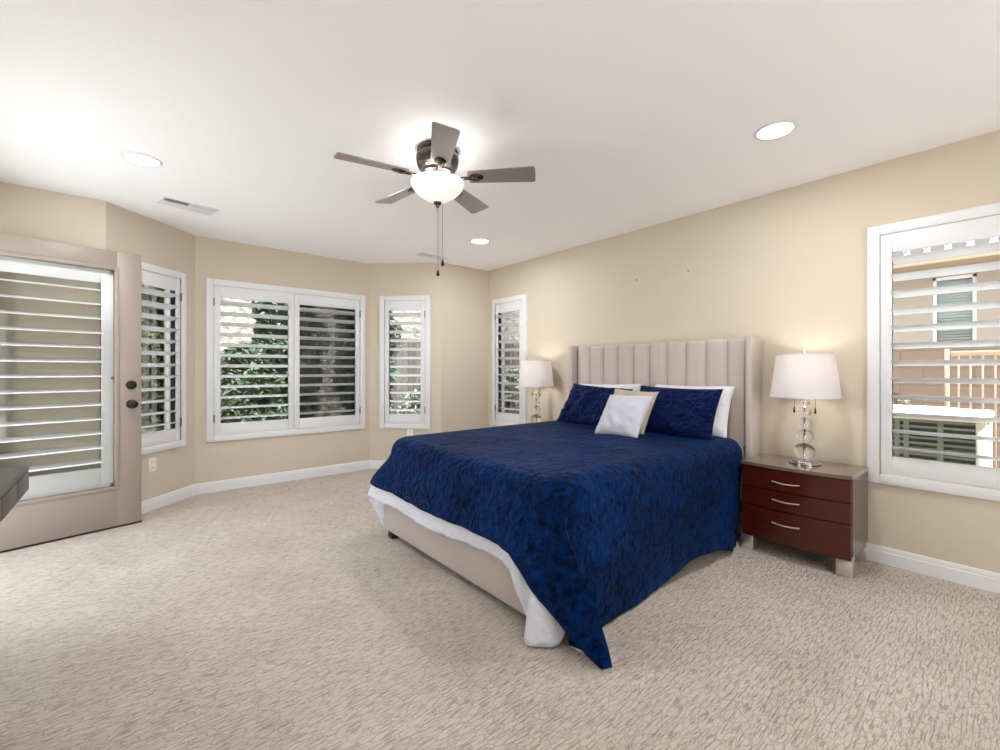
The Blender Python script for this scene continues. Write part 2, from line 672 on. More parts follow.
def window(idx, cx_, cy_, rz, wd, label, panels=1, hinge='L', screen=None, mull=True, n=12, group=None):
    h = Z1 - Z0
    # the glazed unit in the wall
    wi = setting('window_%d' % idx, (cx_, cy_, Z0), rz)
    g = G()
    a = wd / 2 - 0.02
    y0, y1 = 0.085, 0.135
    g.box(-a, -a + 0.045, y0, y1, 0.02, h - 0.02, 0.004)
    g.box(a - 0.045, a, y0, y1, 0.02, h - 0.02, 0.004)
    g.box(-a, a, y0, y1, 0.02, 0.065, 0.004)
    g.box(-a, a, y0, y1, h - 0.065, h - 0.02, 0.004)
    if mull:
        g.box(-0.025, 0.025, y0, y1, 0.06, h - 0.06, 0.004)
    g.obj('window_sash', M['vinyl'], wi, 40)
    G().box(-a + 0.03, a - 0.03, 0.108, 0.112, 0.05, h - 0.05).obj('window_glass', M['pane'], wi)
    if screen:
        G().box(screen[0], screen[1], 0.128, 0.1285, 0.05, h - 0.05).obj('insect_screen', M['screen'], wi)
    # the shutter on the room side
    t = thing('plantation_shutter', label, 'shutter', (cx_, cy_, Z0), rz, group)
    g = G()
    p = -0.024
    b = wd / 2
    g.box(-b, -b + FR, p, 0.0845, 0, h, 0.004)
    g.box(b - FR, b, p, 0.0845, 0, h, 0.004)
    g.box(-b + FR, b - FR, p, 0.0845, h - FR, h, 0.004)
    g.box(-b + FR, b - FR, p, 0.0845, 0, FR, 0.004)
    g.obj('shutter_frame', M['shutter'], t, 40)
    iw = wd - 2 * FR
    pw = iw / panels
    for k in range(panels):
        x0 = -iw / 2 + k * pw + 0.0015
        x1 = x0 + pw - 0.003
        z0, z1 = FR + 0.0015, h - FR - 0.0015
        g = G()
        ya, yb = -0.017, 0.013
        st = 0.055
        g.box(x0, x0 + st, ya, yb, z0, z1, 0.003)
        g.box(x1 - st, x1, ya, yb, z0, z1, 0.003)
        g.box(x0 + st, x1 - st, ya, yb, z0, z0 + 0.108, 0.003)
        g.box(x0 + st, x1 - st, ya, yb, z1 - 0.112, z1, 0.003)
        po_ = g.obj('shutter_panel', M['shutter'], t, 40)
        louvers(x0 + st - 0.002, x1 - st + 0.002, z0 + 0.108, z1 - 0.112, n, -0.003, R(15)).obj('louvers', M['shutter'], po_, 60)
        sides = [] if hinge is None else {'L': [x0], 'R': [x1]}[hinge] if panels == 1 else ([x0] if k == 0 else [x1])
        for sx_ in sides:
            for zz in (z0 + 0.16, z1 - 0.16):
                g = G()
                g.box(sx_ - 0.007, sx_ + 0.007, ya - 0.006, ya + 0.004, zz - 0.036, zz + 0.036, 0.002)
                g.tube([(sx_, ya - 0.006, zz - 0.038), (sx_, ya - 0.006, zz + 0.038)], 0.005, 8)
                g.obj('hinge', M['hinge'], t, 40)
    return t


window(1, (P1[0] + P2[0]) / 2, (P1[1] + P2[1]) / 2, R(45), BW, 'narrow white shutter just right of the open taupe door, partly hidden by it', 1, 'R', mull=False, n=12)
window(2, 1.347, YB + D, 0, 1.572, 'wide white shutter with two louvred panels in the middle of the bay', 2, 'L', screen=(0.02, 0.72), n=12)
window(3, (P3[0] + P4[0]) / 2, (P3[1] + P4[1]) / 2, R(-45), BW, 'narrow white shutter between the wide bay shutter and the room corner, above the bed foot', 1, 'R', mull=False, n=12)
window(4, W, 4.040, R(-90), 0.62, 'narrow white shutter behind the far bedside lamp, left of the headboard', 1, 'L', mull=False, n=12)
window(5, W, -0.133, R(-90), RW, 'large white shutter right of the near bedside lamp, cut by the photo edge', 2, None, mull=False, n=12)

# ------------------------------------------------------------------ open door
free = Vector((0.071, 4.393))
dd = Vector((0.972, 0.234)).normalized()
DW = 0.914
hingep = free - dd * DW
door = setting('door_1', (hingep.x, hingep.y, 0), math.atan2(dd.y, dd.x))
# local x from hinge to free edge, y = 0 is the face towards the room, y grows to the wall behind
LX0, LX1, LZ0, LZ1 = 0.120, DW - 0.146, 0.298, 1.925
z0, z1, t_ = 0.016, 2.054, 0.044
g = G()
g.box(0, LX0, 0, t_, z0, z1, 0.002)
g.box(LX1, DW, 0, t_, z0, z1, 0.002)
g.box(LX0, LX1, 0, t_, z0, LZ0, 0.002)
g.box(LX0, LX1, 0, t_, LZ1, z1, 0.002)
for a in ((LX0 - 0.012, LX0 + 0.012, LZ0 - 0.012, LZ1 + 0.012), (LX1 - 0.012, LX1 + 0.012, LZ0 - 0.012, LZ1 + 0.012),
          (LX0, LX1, LZ0 - 0.012, LZ0 + 0.012), (LX0, LX1, LZ1 - 0.012, LZ1 + 0.012)):
    g.box(a[0], a[1], -0.006, t_ + 0.006, a[2], a[3], 0.004)
g.obj('door_panel', M['doorpaint'], door, 40)
G().box(LX0, LX1, 0.019, 0.024, LZ0, LZ1).obj('glass', M['doorglass'], door)
G().box(0.0, DW + 0.004, 0.004, t_ - 0.004, 0.002, 0.018, 0.002).obj('bottom_seal', M['seal'], door)
g = G()
ys0, ys1 = t_ + 0.002, t_ + 0.030
sx0, sx1, sz0, sz1 = LX0 - 0.01, LX1 + 0.01, LZ0 - 0.01, LZ1 + 0.01
g.box(sx0, sx0 + 0.072, ys0, ys1, sz0, sz1, 0.003)
g.box(sx1 - 0.092, sx1, ys0, ys1, sz0, sz1, 0.003)
g.box(sx0 + 0.072, sx1 - 0.092, ys0, ys1, sz0, sz0 + 0.17, 0.003)
g.box(sx0 + 0.072, sx1 - 0.092, ys0, ys1, sz1 - 0.12, sz1, 0.003)
dsh = g.obj('shutter_panel', M['brightshutter'], door, 40)
louvers(sx0 + 0.07, sx1 - 0.09, sz0 + 0.17, sz1 - 0.12, 13, t_ + 0.015, R(-12)).obj('louvers', M['brightshutter'], dsh, 60)
for zz, rr in ((1.061, 0.030), (0.917, 0.031)):
    for sgn in (-1, 1):
        mx = Matrix.Translation((DW - 0.062, 0 if sgn < 0 else t_, zz)) @ Matrix.Rotation(R(90) * (1 if sgn < 0 else -1), 4, 'X')
        g = G()
        if zz > 1:
            g.lathe([(1e-4, 0), (0.034, 0), (0.034, 0.006), (0.030, 0.016), (0.022, 0.020), (1e-4, 0.020)], 28, mx=mx)
            g.box(-0.005, 0.005, -0.014, 0.014, 0.018, 0.030, 0.002, mx=mx)
            g.obj('deadbolt', M['bronze'], door, 40)
        else:
            g.lathe([(1e-4, 0), (0.033, 0), (0.033, 0.006), (0.015, 0.010), (0.013, 0.026), (0.024, 0.036), (0.030, 0.048), (0.028, 0.060), (0.016, 0.067), (1e-4, 0.068)], 28, mx=mx)
            g.obj('knob', M['bronze'], door, 40)
for cx2, cz2 in ((LX1 - 0.026, LZ1 - 0.025), (LX1 - 0.026, LZ0 + 0.03), (LX1 - 0.022, 1.115)):
    mx = Matrix.Translation((cx2, 0.019, cz2)) @ Matrix.Rotation(R(90), 4, 'X')
    G().lathe([(1e-4, 0), (0.011, 0), (0.011, 0.004), (0.005, 0.007), (1e-4, 0.007)], 14, mx=mx).obj('shutter_clip', M['hinge'], door, 40)
for zz in (0.25, 1.03, 1.82):
    G().tube([(-0.006, 0.046, zz - 0.05), (-0.006, 0.046, zz + 0.05)], 0.008, 10).obj('hinge', M['bronze'], door, 40)


# ------------------------------------------------------------------ ceiling fixtures
def downlight(x, y, label):
    t = thing('recessed_light', label, 'ceiling light', (x, y, H), 0, 'recessed ceiling lights')
    G().lathe([(0.080, -0.0005), (0.083, -0.006), (0.094, -0.006), (0.101, -0.0005)], 40).obj('trim_ring', M['trim'], t, 40)
    G().lathe([(1e-4, -0.004), (0.081, -0.004), (0.081, -0.0005), (1e-4, -0.0005)], 40).obj('diffuser', M['diffuser'], t, 40)
    l = bpy.data.lights.new('downlight_lamp', 'AREA')
    l.shape = 'DISK'
    l.size = 0.16
    l.energy = DL
    l.color = (0.97, 0.98, 1.0)
    o = bpy.data.objects.new('downlight_lamp', l)
    COL.objects.link(o)
    o.parent = t
    o.location = (0, 0, -0.012)


DL = 8.0
downlight(0.058, 3.428, 'round recessed ceiling light beside the long air vent, above the open door')
downlight(2.619, 0.870, 'round recessed ceiling light above the near lamp and large right window')
downlight(2.638, 3.468, 'round recessed ceiling light behind the fan pull chains, near the far corner')


def vent(a, b, dep, label):
    """a to b is the edge nearest the viewer; slats fill the near half, a plain plate the far half"""
    a, b = Vector(a), Vector(b)
    ln = (b - a).length
    t = thing('air_vent', label, 'air vent', (a.x, a.y, H), math.atan2(b.y - a.y, b.x - a.x))
    ym = dep * 0.50
    g = G()
    fw = 0.016
    g.box(0, ln, 0, fw, -0.008, 0, 0.002)
    g.box(0, fw, fw, ym, -0.008, 0, 0.002)
    g.box(ln - fw, ln, fw, ym, -0.008, 0, 0.002)
    g.box(ln / 2 - 0.010, ln / 2 + 0.010, fw, ym, -0.008, 0, 0.002)
    g.box(0, ln, ym, dep, -0.008, 0, 0.002)
    g.obj('vent_frame', M['trim'], t, 40)
    G().box(0.01, ln - 0.01, 0.01, ym + 0.01, -0.002, -0.0005).obj('duct_shade_plate', M['duct'], t)  # flat dark plate, the shade inside the duct put into its colour
    for s_ in (0, 1):
        g = G()
        nn = 11
        x0 = fw if s_ == 0 else ln / 2 + 0.010
        x1 = ln / 2 - 0.010 if s_ == 0 else ln - fw
        for i in range(nn):
            xc = x0 + (x1 - x0) * (i + 0.5) / nn
            mx = Matrix.Translation((xc, 0, -0.005)) @ Matrix.Rotation(R(-64 if s_ == 0 else 40), 4, 'Y')
            hw_ = 0.0042 if s_ == 0 else 0.0044
            g.box(-hw_, hw_, fw, ym, -0.0007, 0.0007, mx=mx)
        g.obj('vent_slats', M['trim'], t)
    return t


vent((0.192, 4.036), (0.547, 4.109), 0.19, 'long white air vent on the ceiling above the bay, right of a recessed light')
vent((2.42, 4.20), (2.76, 4.22), 0.12, 'small air vent in the ceiling seen behind the fan pull chains')

# ------------------------------------------------------------------ ceiling fan
FX, FY = 1.36, 2.19
fan = thing('ceiling_fan', 'five blade ceiling fan with frosted bowl light hugging the ceiling over the bed foot', 'ceiling fan', (FX, FY, H))
g = G()
g.lathe([(0.001, 0), (0.112, 0), (0.116, -0.006), (0.116, -0.016), (0.108, -0.024), (0.110, -0.030), (0.120, -0.040), (0.123, -0.055),
         (0.118, -0.066), (0.121, -0.070), (0.116, -0.076), (0.119, -0.080), (0.113, -0.087), (0.116, -0.091), (0.109, -0.098), (0.112, -0.102),
         (0.103, -0.110), (0.104, -0.114), (0.092, -0.124), (0.092, -0.142), (0.080, -0.150), (0.001, -0.150)], 48)
g.obj('motor_housing', M['fanmetal'], fan, 35)
G().lathe([(0.001, -0.150), (0.070, -0.150), (0.070, -0.176), (0.074, -0.180), (0.074, -0.206), (0.001, -0.206)], 48).obj('light_fitter', M['nickel'], fan, 35)
bowl = [(0.147, -0.200), (0.147, -0.190), (0.150, -0.188), (0.153, -0.194), (0.150, -0.200)]
for t_, f_ in ((0.10, 0.985), (0.22, 0.945), (0.36, 0.87), (0.50, 0.77), (0.64, 0.64), (0.76, 0.51), (0.87, 0.36), (0.94, 0.25), (1.0, 0.10)):
    bowl.append((0.150 * f_, -0.200 - 0.105 * t_))
G().lathe(bowl, 48).obj('light_bowl', M['globe'], fan, 60)
G().lathe([(0.001, -0.302), (0.024, -0.303), (0.022, -0.312), (0.012, -0.318), (0.009, -0.330), (0.004, -0.336), (0.001, -0.337)], 24).obj('bowl_finial', M['fanmetal'], fan, 40)
ZB = -0.165
for k in range(5):
    ang = R(26.2 + 72 * k)
    rot = Matrix.Rotation(ang, 4, 'Z')
    mx = rot @ Matrix.Translation((0, 0, ZB)) @ Matrix.Rotation(R(-12), 4, 'X')
    out = []
    x0, x1, w0, w1, rc = 0.185, 0.565, 0.050, 0.066, 0.022
    pts = [(x0, -w0), (x1 - rc, -w1)]
    for i in range(7):
        a = -PI / 2 + i / 6 * PI / 2
        pts.append((x1 - rc + rc * math.cos(a) * 0.8, -w1 + rc + rc * math.sin(a)))
    for i in range(7):
        a = i / 6 * PI / 2
        pts.append((x1 - rc + rc * math.cos(a) * 0.8, w1 - rc + rc * math.sin(a)))
    pts += [(x1 - rc, w1), (x0, w0)]
    for i in range(1, 6):
        a = i / 6
        pts.append((x0 - 0.012 * math.sin(a * PI), w0 - 2 * w0 * a))
    bl = G().prism(pts, -0.003, 0.003, mx).obj('blade', M['blade'], fan)
    g = G()
    arm = [(0.075, 0, ZB + 0.012), (0.12, 0, ZB - 0.008), (0.165, 0, ZB - 0.006), (0.20, 0, ZB - 0.006)]
    g.tube([rot @ Vector(p) for p in arm], [0.012, 0.009, 0.009, 0.011], 10)
    g.lathe([(0.001, -0.012), (0.030, -0.012), (0.036, -0.007), (0.036, -0.002), (0.001, -0.002)], 24, (0, 0, 0), mx @ Matrix.Translation((0.222, 0, 0)), 1.25, 0.9)
    g.lathe([(0.001, -0.018), (0.012, -0.017), (0.017, -0.010), (0.001, -0.010)], 16, (0, 0, 0), mx @ Matrix.Translation((0.215, 0, 0)), 1.2, 1)
    g.obj('blade_iron', M['fanmetal'], bl, 40)
for (cxx, cyy, zb) in ((-0.004, -0.01, -0.728), (0.018, -0.026, -0.670)):
    g = G()
    g.tube([(cxx, cyy, -0.315), (cxx, cyy, zb + 0.03)], 0.0016, 6)
    i = 0
    while -0.32 - i * 0.008 > zb + 0.03:
        g.sphere((cxx, cyy, -0.32 - i * 0.008), 0.0026, 6, 4)
        i += 1
    pc = g.obj('pull_chain', M['chain'], fan, 60)
    G().lathe([(0.001, zb + 0.036), (0.004, zb + 0.034), (0.009, zb + 0.014), (0.010, zb + 0.006), (0.006, zb), (0.001, zb)], 14, (cxx, cyy, 0)).obj('chain_fob', M['bronze'], pc, 60)
l = bpy.data.lights.new('fan_bulb', 'POINT')
l.energy = 0.7
l.color = (1.0, 0.97, 0.94)
l.shadow_soft_size = 0.03
for k in range(3):
    o = bpy.data.objects.new('fan_bulb', l)
    COL.objects.link(o)
    o.parent = fan
    o.location = (0.108 * math.cos(R(60 + 120 * k)), 0.108 * math.sin(R(60 + 120 * k)), -0.215)

# ------------------------------------------------------------------ bed
bed = thing('bed', 'queen bed with tall channel tufted greige headboard and wings against the right wall', 'bed', (2.45, 2.085, 0))
ox, oy = -2.45, -2.085


def bx(g_, x0, x1, y0, y1, z0, z1, bev=0.0, seg=3):
    return g_.box(x0 + ox, x1 + ox, y0 + oy, y1 + oy, z0, z1, bev, seg)


HY0, HY1 = 1.243, 2.922
for y0, y1 in ((HY0, HY0 + 0.046), (HY1 - 0.046, HY1)):
    bx(G(), 3.312, 3.500, y0, y1, 0.02, 1.412, 0.010).obj('headboard_wing', M['uphol'], bed, 50)
# channel panel
g = G()
n, per = 10, 12
cy0, cy1 = HY0 + 0.046, HY1 - 0.046
vs, cols = [], []
for i in range(n * per + 1):
    t = (i % per) / per
    bul = 0.026 * (1 - abs(2 * t - 1) ** 4) if i % per else 0.0
    cols.append((3.397 - bul, cy0 + (cy1 - cy0) * i / (n * per)))
rows = [(0.62, 0), (1.375, 0), (1.392, 0.006), (1.403, 0.020), (1.408, 0.04)]
for z, back in rows:
    for x, y in cols:
        vs.append((x + back + ox, y + oy, z))
k = len(cols)
for z, x in ((1.408, 3.49), (0.62, 3.49)):
    for _, y in cols:
        vs.append((x + ox, y + oy, z))
nr = len(rows) + 2
fs = [(r_ * k + i, r_ * k + i + 1, ((r_ + 1) % nr) * k + i + 1, ((r_ + 1) % nr) * k + i) for r_ in range(nr) for i in range(k - 1)]
g.add(vs, fs)
g.obj('headboard', M['uphol'], bed, 50)
bx(G(), 3.385, 3.49, cy0, cy1, 0.10, 0.612, 0.008).obj('headboard_base', M['uphol'], bed, 50)
bx(G(), 1.38, 1.43, 1.29, 2.92, 0.055, 0.30, 0.010).obj('foot_rail', M['uphol'], bed, 50)
for y0, y1 in ((1.29, 1.335), (2.875, 2.92)):
    bx(G(), 1.43, 3.385, y0, y1, 0.055, 0.30, 0.010).obj('side_rail', M['uphol'], bed, 50)
bx(G(), 1.43, 3.38, 1.335, 2.875, 0.24, 0.28).obj('slat_platform', M['darkwood'], bed)
for x, y in ((1.395, 1.31), (1.395, 2.84), (3.28, 1.31), (3.28, 2.84)):
    bx(G(), x, x + 0.06, y, y + 0.06, 0.0, 0.08, 0.004).obj('leg', M['darkwood'], bed, 40)
tag(G().box(1.44, 3.37, 1.345, 2.865, 0.285, 0.655, 0.05, 4).obj('mattress', M['mattress'], None, 50),
    'white mattress lying on the bed under the blue quilt', 'mattress')


def crow(p0, p1, p2, p3, t):
    return 0.5 * ((2 * p1) + (-p0 + p2) * t + (2 * p0 - 5 * p1 + 4 * p2 - p3) * t * t + (-p0 + 3 * p1 - 3 * p2 + p3) * t ** 3)


def drape(keys, ztop, rad, spine, waves, name, m, thick, nt=26, seed=0.0, puff=0.012):
    """loft a bed cover: every key is (edge x, edge y, normal x, normal y, hem x, hem y, hem z, columns to next, linear)"""
    cl = []
    for i in range(len(keys) - 1):
        a = keys[i]
        n_ = a[7]
        lin = a[8] if len(a) > 8 else 0
        for j in range(n_):
            t = j / n_
            if lin:
                v_ = [a[q] + (keys[i + 1][q] - a[q]) * t for q in range(7)]
            else:
                p0 = keys[max(i - 1, 0)]
                p3 = keys[min(i + 2, len(keys) - 1)]
                v_ = [a[q] + (keys[i + 1][q] - a[q]) * t for q in range(4)]
                v_ += [crow(p0[q], a[q], keys[i + 1][q], p3[q], t) for q in range(4, 7)]
            cl.append(v_)
    cl.append(list(keys[-1][:7]))
    grid = []
    ns = 12
    na = 6
    for ci, c in enumerate(cl):
        e = Vector((c[0], c[1], ztop))
        nn = Vector((c[2], c[3], 0)).normalized()
        hm = Vector((c[4], c[5], max(c[6], 0.010)))
        sx_ = min(max(c[0], spine[0]), spine[1])
        s = Vector((sx_, spine[2], ztop))
        colm = []
        for i in range(ns):
            t = i / ns
            p = s.lerp(e, t)
            p.z += puff * noise.noise(Vector((p.x * 3.1 + seed, p.y * 3.1, 0.3))) + puff * 0.6 * noise.noise(Vector((p.x * 9 + seed, p.y * 9, 0.7)))
            colm.append(p)
        for i in range(na):
            a_ = i / na * PI / 2
            colm.append(e + nn * rad * math.sin(a_) - Vector((0, 0, rad * (1 - math.cos(a_)))))
        d0 = e + nn * rad - Vector((0, 0, rad))
        for i in range(nt + 1):
            t = i / nt
            p = d0.lerp(hm, t)
            # hang mostly straight down, keep the curve tangent to the vertical at the top
            bl_ = t * t * (3 - 2 * t) * 0.55 + t * 0.45
            p.x = d0.x + (hm.x - d0.x) * bl_
            p.y = d0.y + (hm.y - d0.y) * bl_
            am = waves * t * noise.noise(Vector((p.x * 5.5 + seed, p.y * 5.5, p.z * 1.4)))
            p += nn * (am + waves * 0.45 * t * noise.noise(Vector((p.x * 16 + seed, p.y * 16, p.z * 5))))
            if p.z < 0.008:
                p.z = 0.008
            colm.append(p)
        grid.append(colm)
    rows_ = len(grid[0])
    g_ = G()
    vs_ = [p for c in grid for p in c]
    fs_ = [(i * rows_ + j, (i + 1) * rows_ + j, (i + 1) * rows_ + j + 1, i * rows_ + j + 1) for i in range(len(grid) - 1) for j in range(rows_ - 1)]
    g_.add(vs_, fs_)
    o_ = g_.obj(name, m, None, 180)
    md = o_.modifiers.new('thickness', 'SOLIDIFY')
    md.thickness = thick
    md.offset = -1
    return o_


dk_ = [
    (3.30, 2.86, 0, 1, 3.30, 3.000, 0.16, 14),
    (2.20, 2.86, 0, 1, 2.20, 3.010, 0.12, 14),
    (1.60, 2.86, 0, 1, 1.56, 3.020, 0.08, 8),
    (1.53, 2.85, -0.3, 1, 1.47, 2.990, 0.05, 5),
    (1.50, 2.845, -0.6, 0.8, 1.410, 2.985, 0.05, 5),
    (1.49, 2.84, -0.8, 0.7, 1.385, 3.060, 0.13, 5),
    (1.485, 2.83, -0.9, 0.7, 1.375, 3.110, 0.17, 5),
    (1.48, 2.82, -1, 0.6, 1.335, 3.130, 0.245, 6),
    (1.475, 2.70, -1, 0.1, 1.335, 2.900, 0.262, 16),
    (1.475, 2.20, -1, 0, 1.335, 2.250, 0.256, 14),
    (1.475, 1.80, -1, 0, 1.335, 1.850, 0.270, 10),
    (1.475, 1.50, -1, 0, 1.335, 1.560, 0.268, 8),
    (1.475, 1.45, -1, -0.1, 1.335, 1.485, 0.20, 8),
    (1.48, 1.42, -1, -0.3, 1.345, 1.420, 0.075, 6),
    (1.485, 1.40, -1, -0.5, 1.290, 1.385, 0.012, 8),
    (1.49, 1.395, -1, -0.6, 1.330, 1.310, 0.010, 8),
    (1.51, 1.39, -0.7, -0.7, 1.400, 1.285, 0.010, 8),
    (1.54, 1.385, -0.3, -1, 1.470, 1.285, 0.10, 6),
    (1.62, 1.38, 0, -1, 1.62, 1.292, 0.16, 10),
    (2.20, 1.38, 0, -1, 2.20, 1.290, 0.16, 14),
    (3.30, 1.38, 0, -1, 3.30, 1.290, 0.16, 1),
]
tag(drape(dk_, 0.676, 0.085, (2.15, 3.31, 2.1), 0.030, 'duvet', M['duvet'], 0.008, seed=8.4),
    'white cotton duvet showing under the hem of the blue quilt at the bed foot', 'duvet')

qk = [
    (3.20, 2.87, 0, 1, 3.20, 3.030, 0.34, 14),
    (2.20, 2.87, 0, 1, 2.20, 3.040, 0.33, 14),
    (1.62, 2.87, 0, 1, 1.58, 3.060, 0.33, 8),
    (1.53, 2.86, -0.4, 1, 1.44, 3.100, 0.34, 6),
    (1.50, 2.84, -0.8, 0.8, 1.360, 3.120, 0.350, 6),
    (1.48, 2.80, -1, 0.5, 1.330, 3.020, 0.356, 6),
    (1.475, 2.65, -1, 0.1, 1.325, 2.760, 0.360, 18),
    (1.475, 2.20, -1, 0, 1.325, 2.250, 0.352, 16),
    (1.475, 1.80, -1, 0, 1.325, 1.850, 0.352, 12, 1),
    (1.475, 1.55, -1, 0, 1.325, 1.620, 0.350, 8, 1),
    (1.475, 1.46, -1, -0.05, 1.320, 1.515, 0.345, 10, 1),
    (1.475, 1.42, -1, -0.25, 1.325, 1.330, 0.200, 10, 1),
    (1.480, 1.40, -1, -0.5, 1.365, 1.170, 0.085, 8, 1),
    (1.488, 1.385, -0.9, -0.7, 1.405, 1.070, 0.010, 5, 1),
    (1.494, 1.380, -0.8, -0.8, 1.440, 1.045, 0.022, 6, 1),
    (1.500, 1.378, -0.75, -0.85, 1.470, 1.120, 0.015, 6, 1),
    (1.510, 1.375, -0.65, -0.9, 1.440, 1.255, 0.010, 6, 1),
    (1.530, 1.370, -0.4, -1, 1.520, 1.272, 0.010, 6, 1),
    (1.56, 1.365, -0.1, -1, 1.600, 1.250, 0.012, 10),
    (1.90, 1.36, 0, -1, 1.90, 1.250, 0.012, 12),
    (2.20, 1.36, 0, -1, 2.20, 1.270, 0.020, 12),
    (2.50, 1.36, 0, -1, 2.52, 1.245, 0.085, 10),
    (2.72, 1.36, 0, -1, 2.76, 1.225, 0.070, 10),
    (2.92, 1.36, 0, -1, 2.95, 1.225, 0.022, 8),
    (3.05, 1.365, 0, -1, 3.02, 1.245, 0.012, 6),
    (3.22, 1.370, 0, -1, 3.085, 1.250, 0.012, 1),
]
tag(drape(qk, 0.700, 0.10, (2.15, 3.20, 2.1), 0.020, 'quilt', M['velvet'], 0.010, nt=34, seed=8.4, puff=0.014),
    'navy blue quilted velvet bedspread draped over the bed to the carpet', 'bedspread')


# ------------------------------------------------------------------ pillows
def pillow(name, wd, ht, th, loc, lean, yaw, roll, m, label, cat, sharp=0.5, wr=0.006, seed=0, flange=0.0, group=None, sag=0.0):
    """local x = width, z = height from the bottom edge, y = thickness; front faces -y before turning"""
    n = 30
    vs, fs = [], []

    def pt(u, v_, s):
        au, av = abs(u), abs(v_)
        # pulled-in edges, pointed corners
        ux = u * (1 - 0.055 * (1 - av ** 2.2) * sharp * (au ** 2))
        vx = v_ * (1 - 0.065 * (1 - au ** 2.2) * sharp * (av ** 2))
        fl = 1 - flange
        q = max(0.0, 1 - (min(1, au / fl)) ** 2.6) * max(0.0, 1 - (min(1, av / fl)) ** 2.6)
        d = th / 2 * q ** 0.5
        d += wr * q ** 0.3 * noise.noise(Vector((u * 3 + seed, v_ * 3, s * 2.0))) * 2
        d += wr * 0.6 * noise.noise(Vector((u * 9 + seed, v_ * 9, s * 2.0)))
        x = ux * wd / 2
        z = (vx + 1) * ht / 2
        z -= sag * (1 - v_ * v_) * 0 + sag * max(0, v_) * (1 - u * u)
        return (x, s * d, z)
    for s in (-1, 1):
        o0 = len(vs)
        for i in range(n + 1):
            for j in range(n + 1):
                u, v_ = -1 + 2 * i / n, -1 + 2 * j / n
                x, y, z = pt(u, v_, s)
                if i in (0, n) or j in (0, n):
                    y = 0
                vs.append((x, y, z))
        for i in range(n):
            for j in range(n):
                q = o0 + i * (n + 1) + j
                fs.append((q, q + n + 1, q + n + 2, q + 1))
    mx = Matrix.Translation(loc) @ Matrix.Rotation(R(-90) + yaw, 4, 'Z') @ Matrix.Rotation(-lean, 4, 'X') @ Matrix.Rotation(roll, 4, 'Y')
    g_ = G().add(vs, fs)
    o_ = g_.obj(name, m, None, 180)
    o_.matrix_world = mx
    return tag(o_, label, cat, group)


pillow('bed_pillow', 0.70, 0.39, 0.11, (3.19, 2.46, 0.69), R(22), R(0), R(-1), M['pillow_white'],
       'white bed pillow behind the far, left navy pillow', 'pillow', 0.7, 0.008, 1)
pillow('bed_pillow', 0.63, 0.40, 0.12, (3.19, 1.678, 0.69), R(22), R(2), R(0), M['pillow_white'],
       'white bed pillow showing right of the near, right navy pillow', 'pillow', 0.9, 0.010, 2)
pillow('bed_pillow', 0.70, 0.40, 0.14, (3.02, 2.49, 0.69), R(31), R(-4), R(3), M['sham'],
       'crumpled navy velvet pillow on the far side of the bed, left of the pale cushions', 'pillow', 1.0, 0.020, 3)
pillow('bed_pillow', 0.64, 0.405, 0.14, (3.02, 1.715, 0.69), R(29), R(4), R(1), M['sham'],
       'smooth navy velvet pillow on the near side of the bed, right of the beige cushion', 'pillow', 0.9, 0.010, 4, 0.05)
pillow('throw_cushion', 0.40, 0.375, 0.11, (2.87, 2.01, 0.695), R(30), R(0), R(2.5), M['cush_beige'],
       'square beige cushion propped between the navy pillows and the pale cushion', 'cushion', 1.1, 0.006, 5)
pillow('throw_cushion', 0.375, 0.365, 0.12, (2.70, 1.94, 0.690), R(36), R(0), R(-1), M['cush_white'],
       'small square pale grey cushion in front of the beige one', 'cushion', 1.1, 0.007, 6)

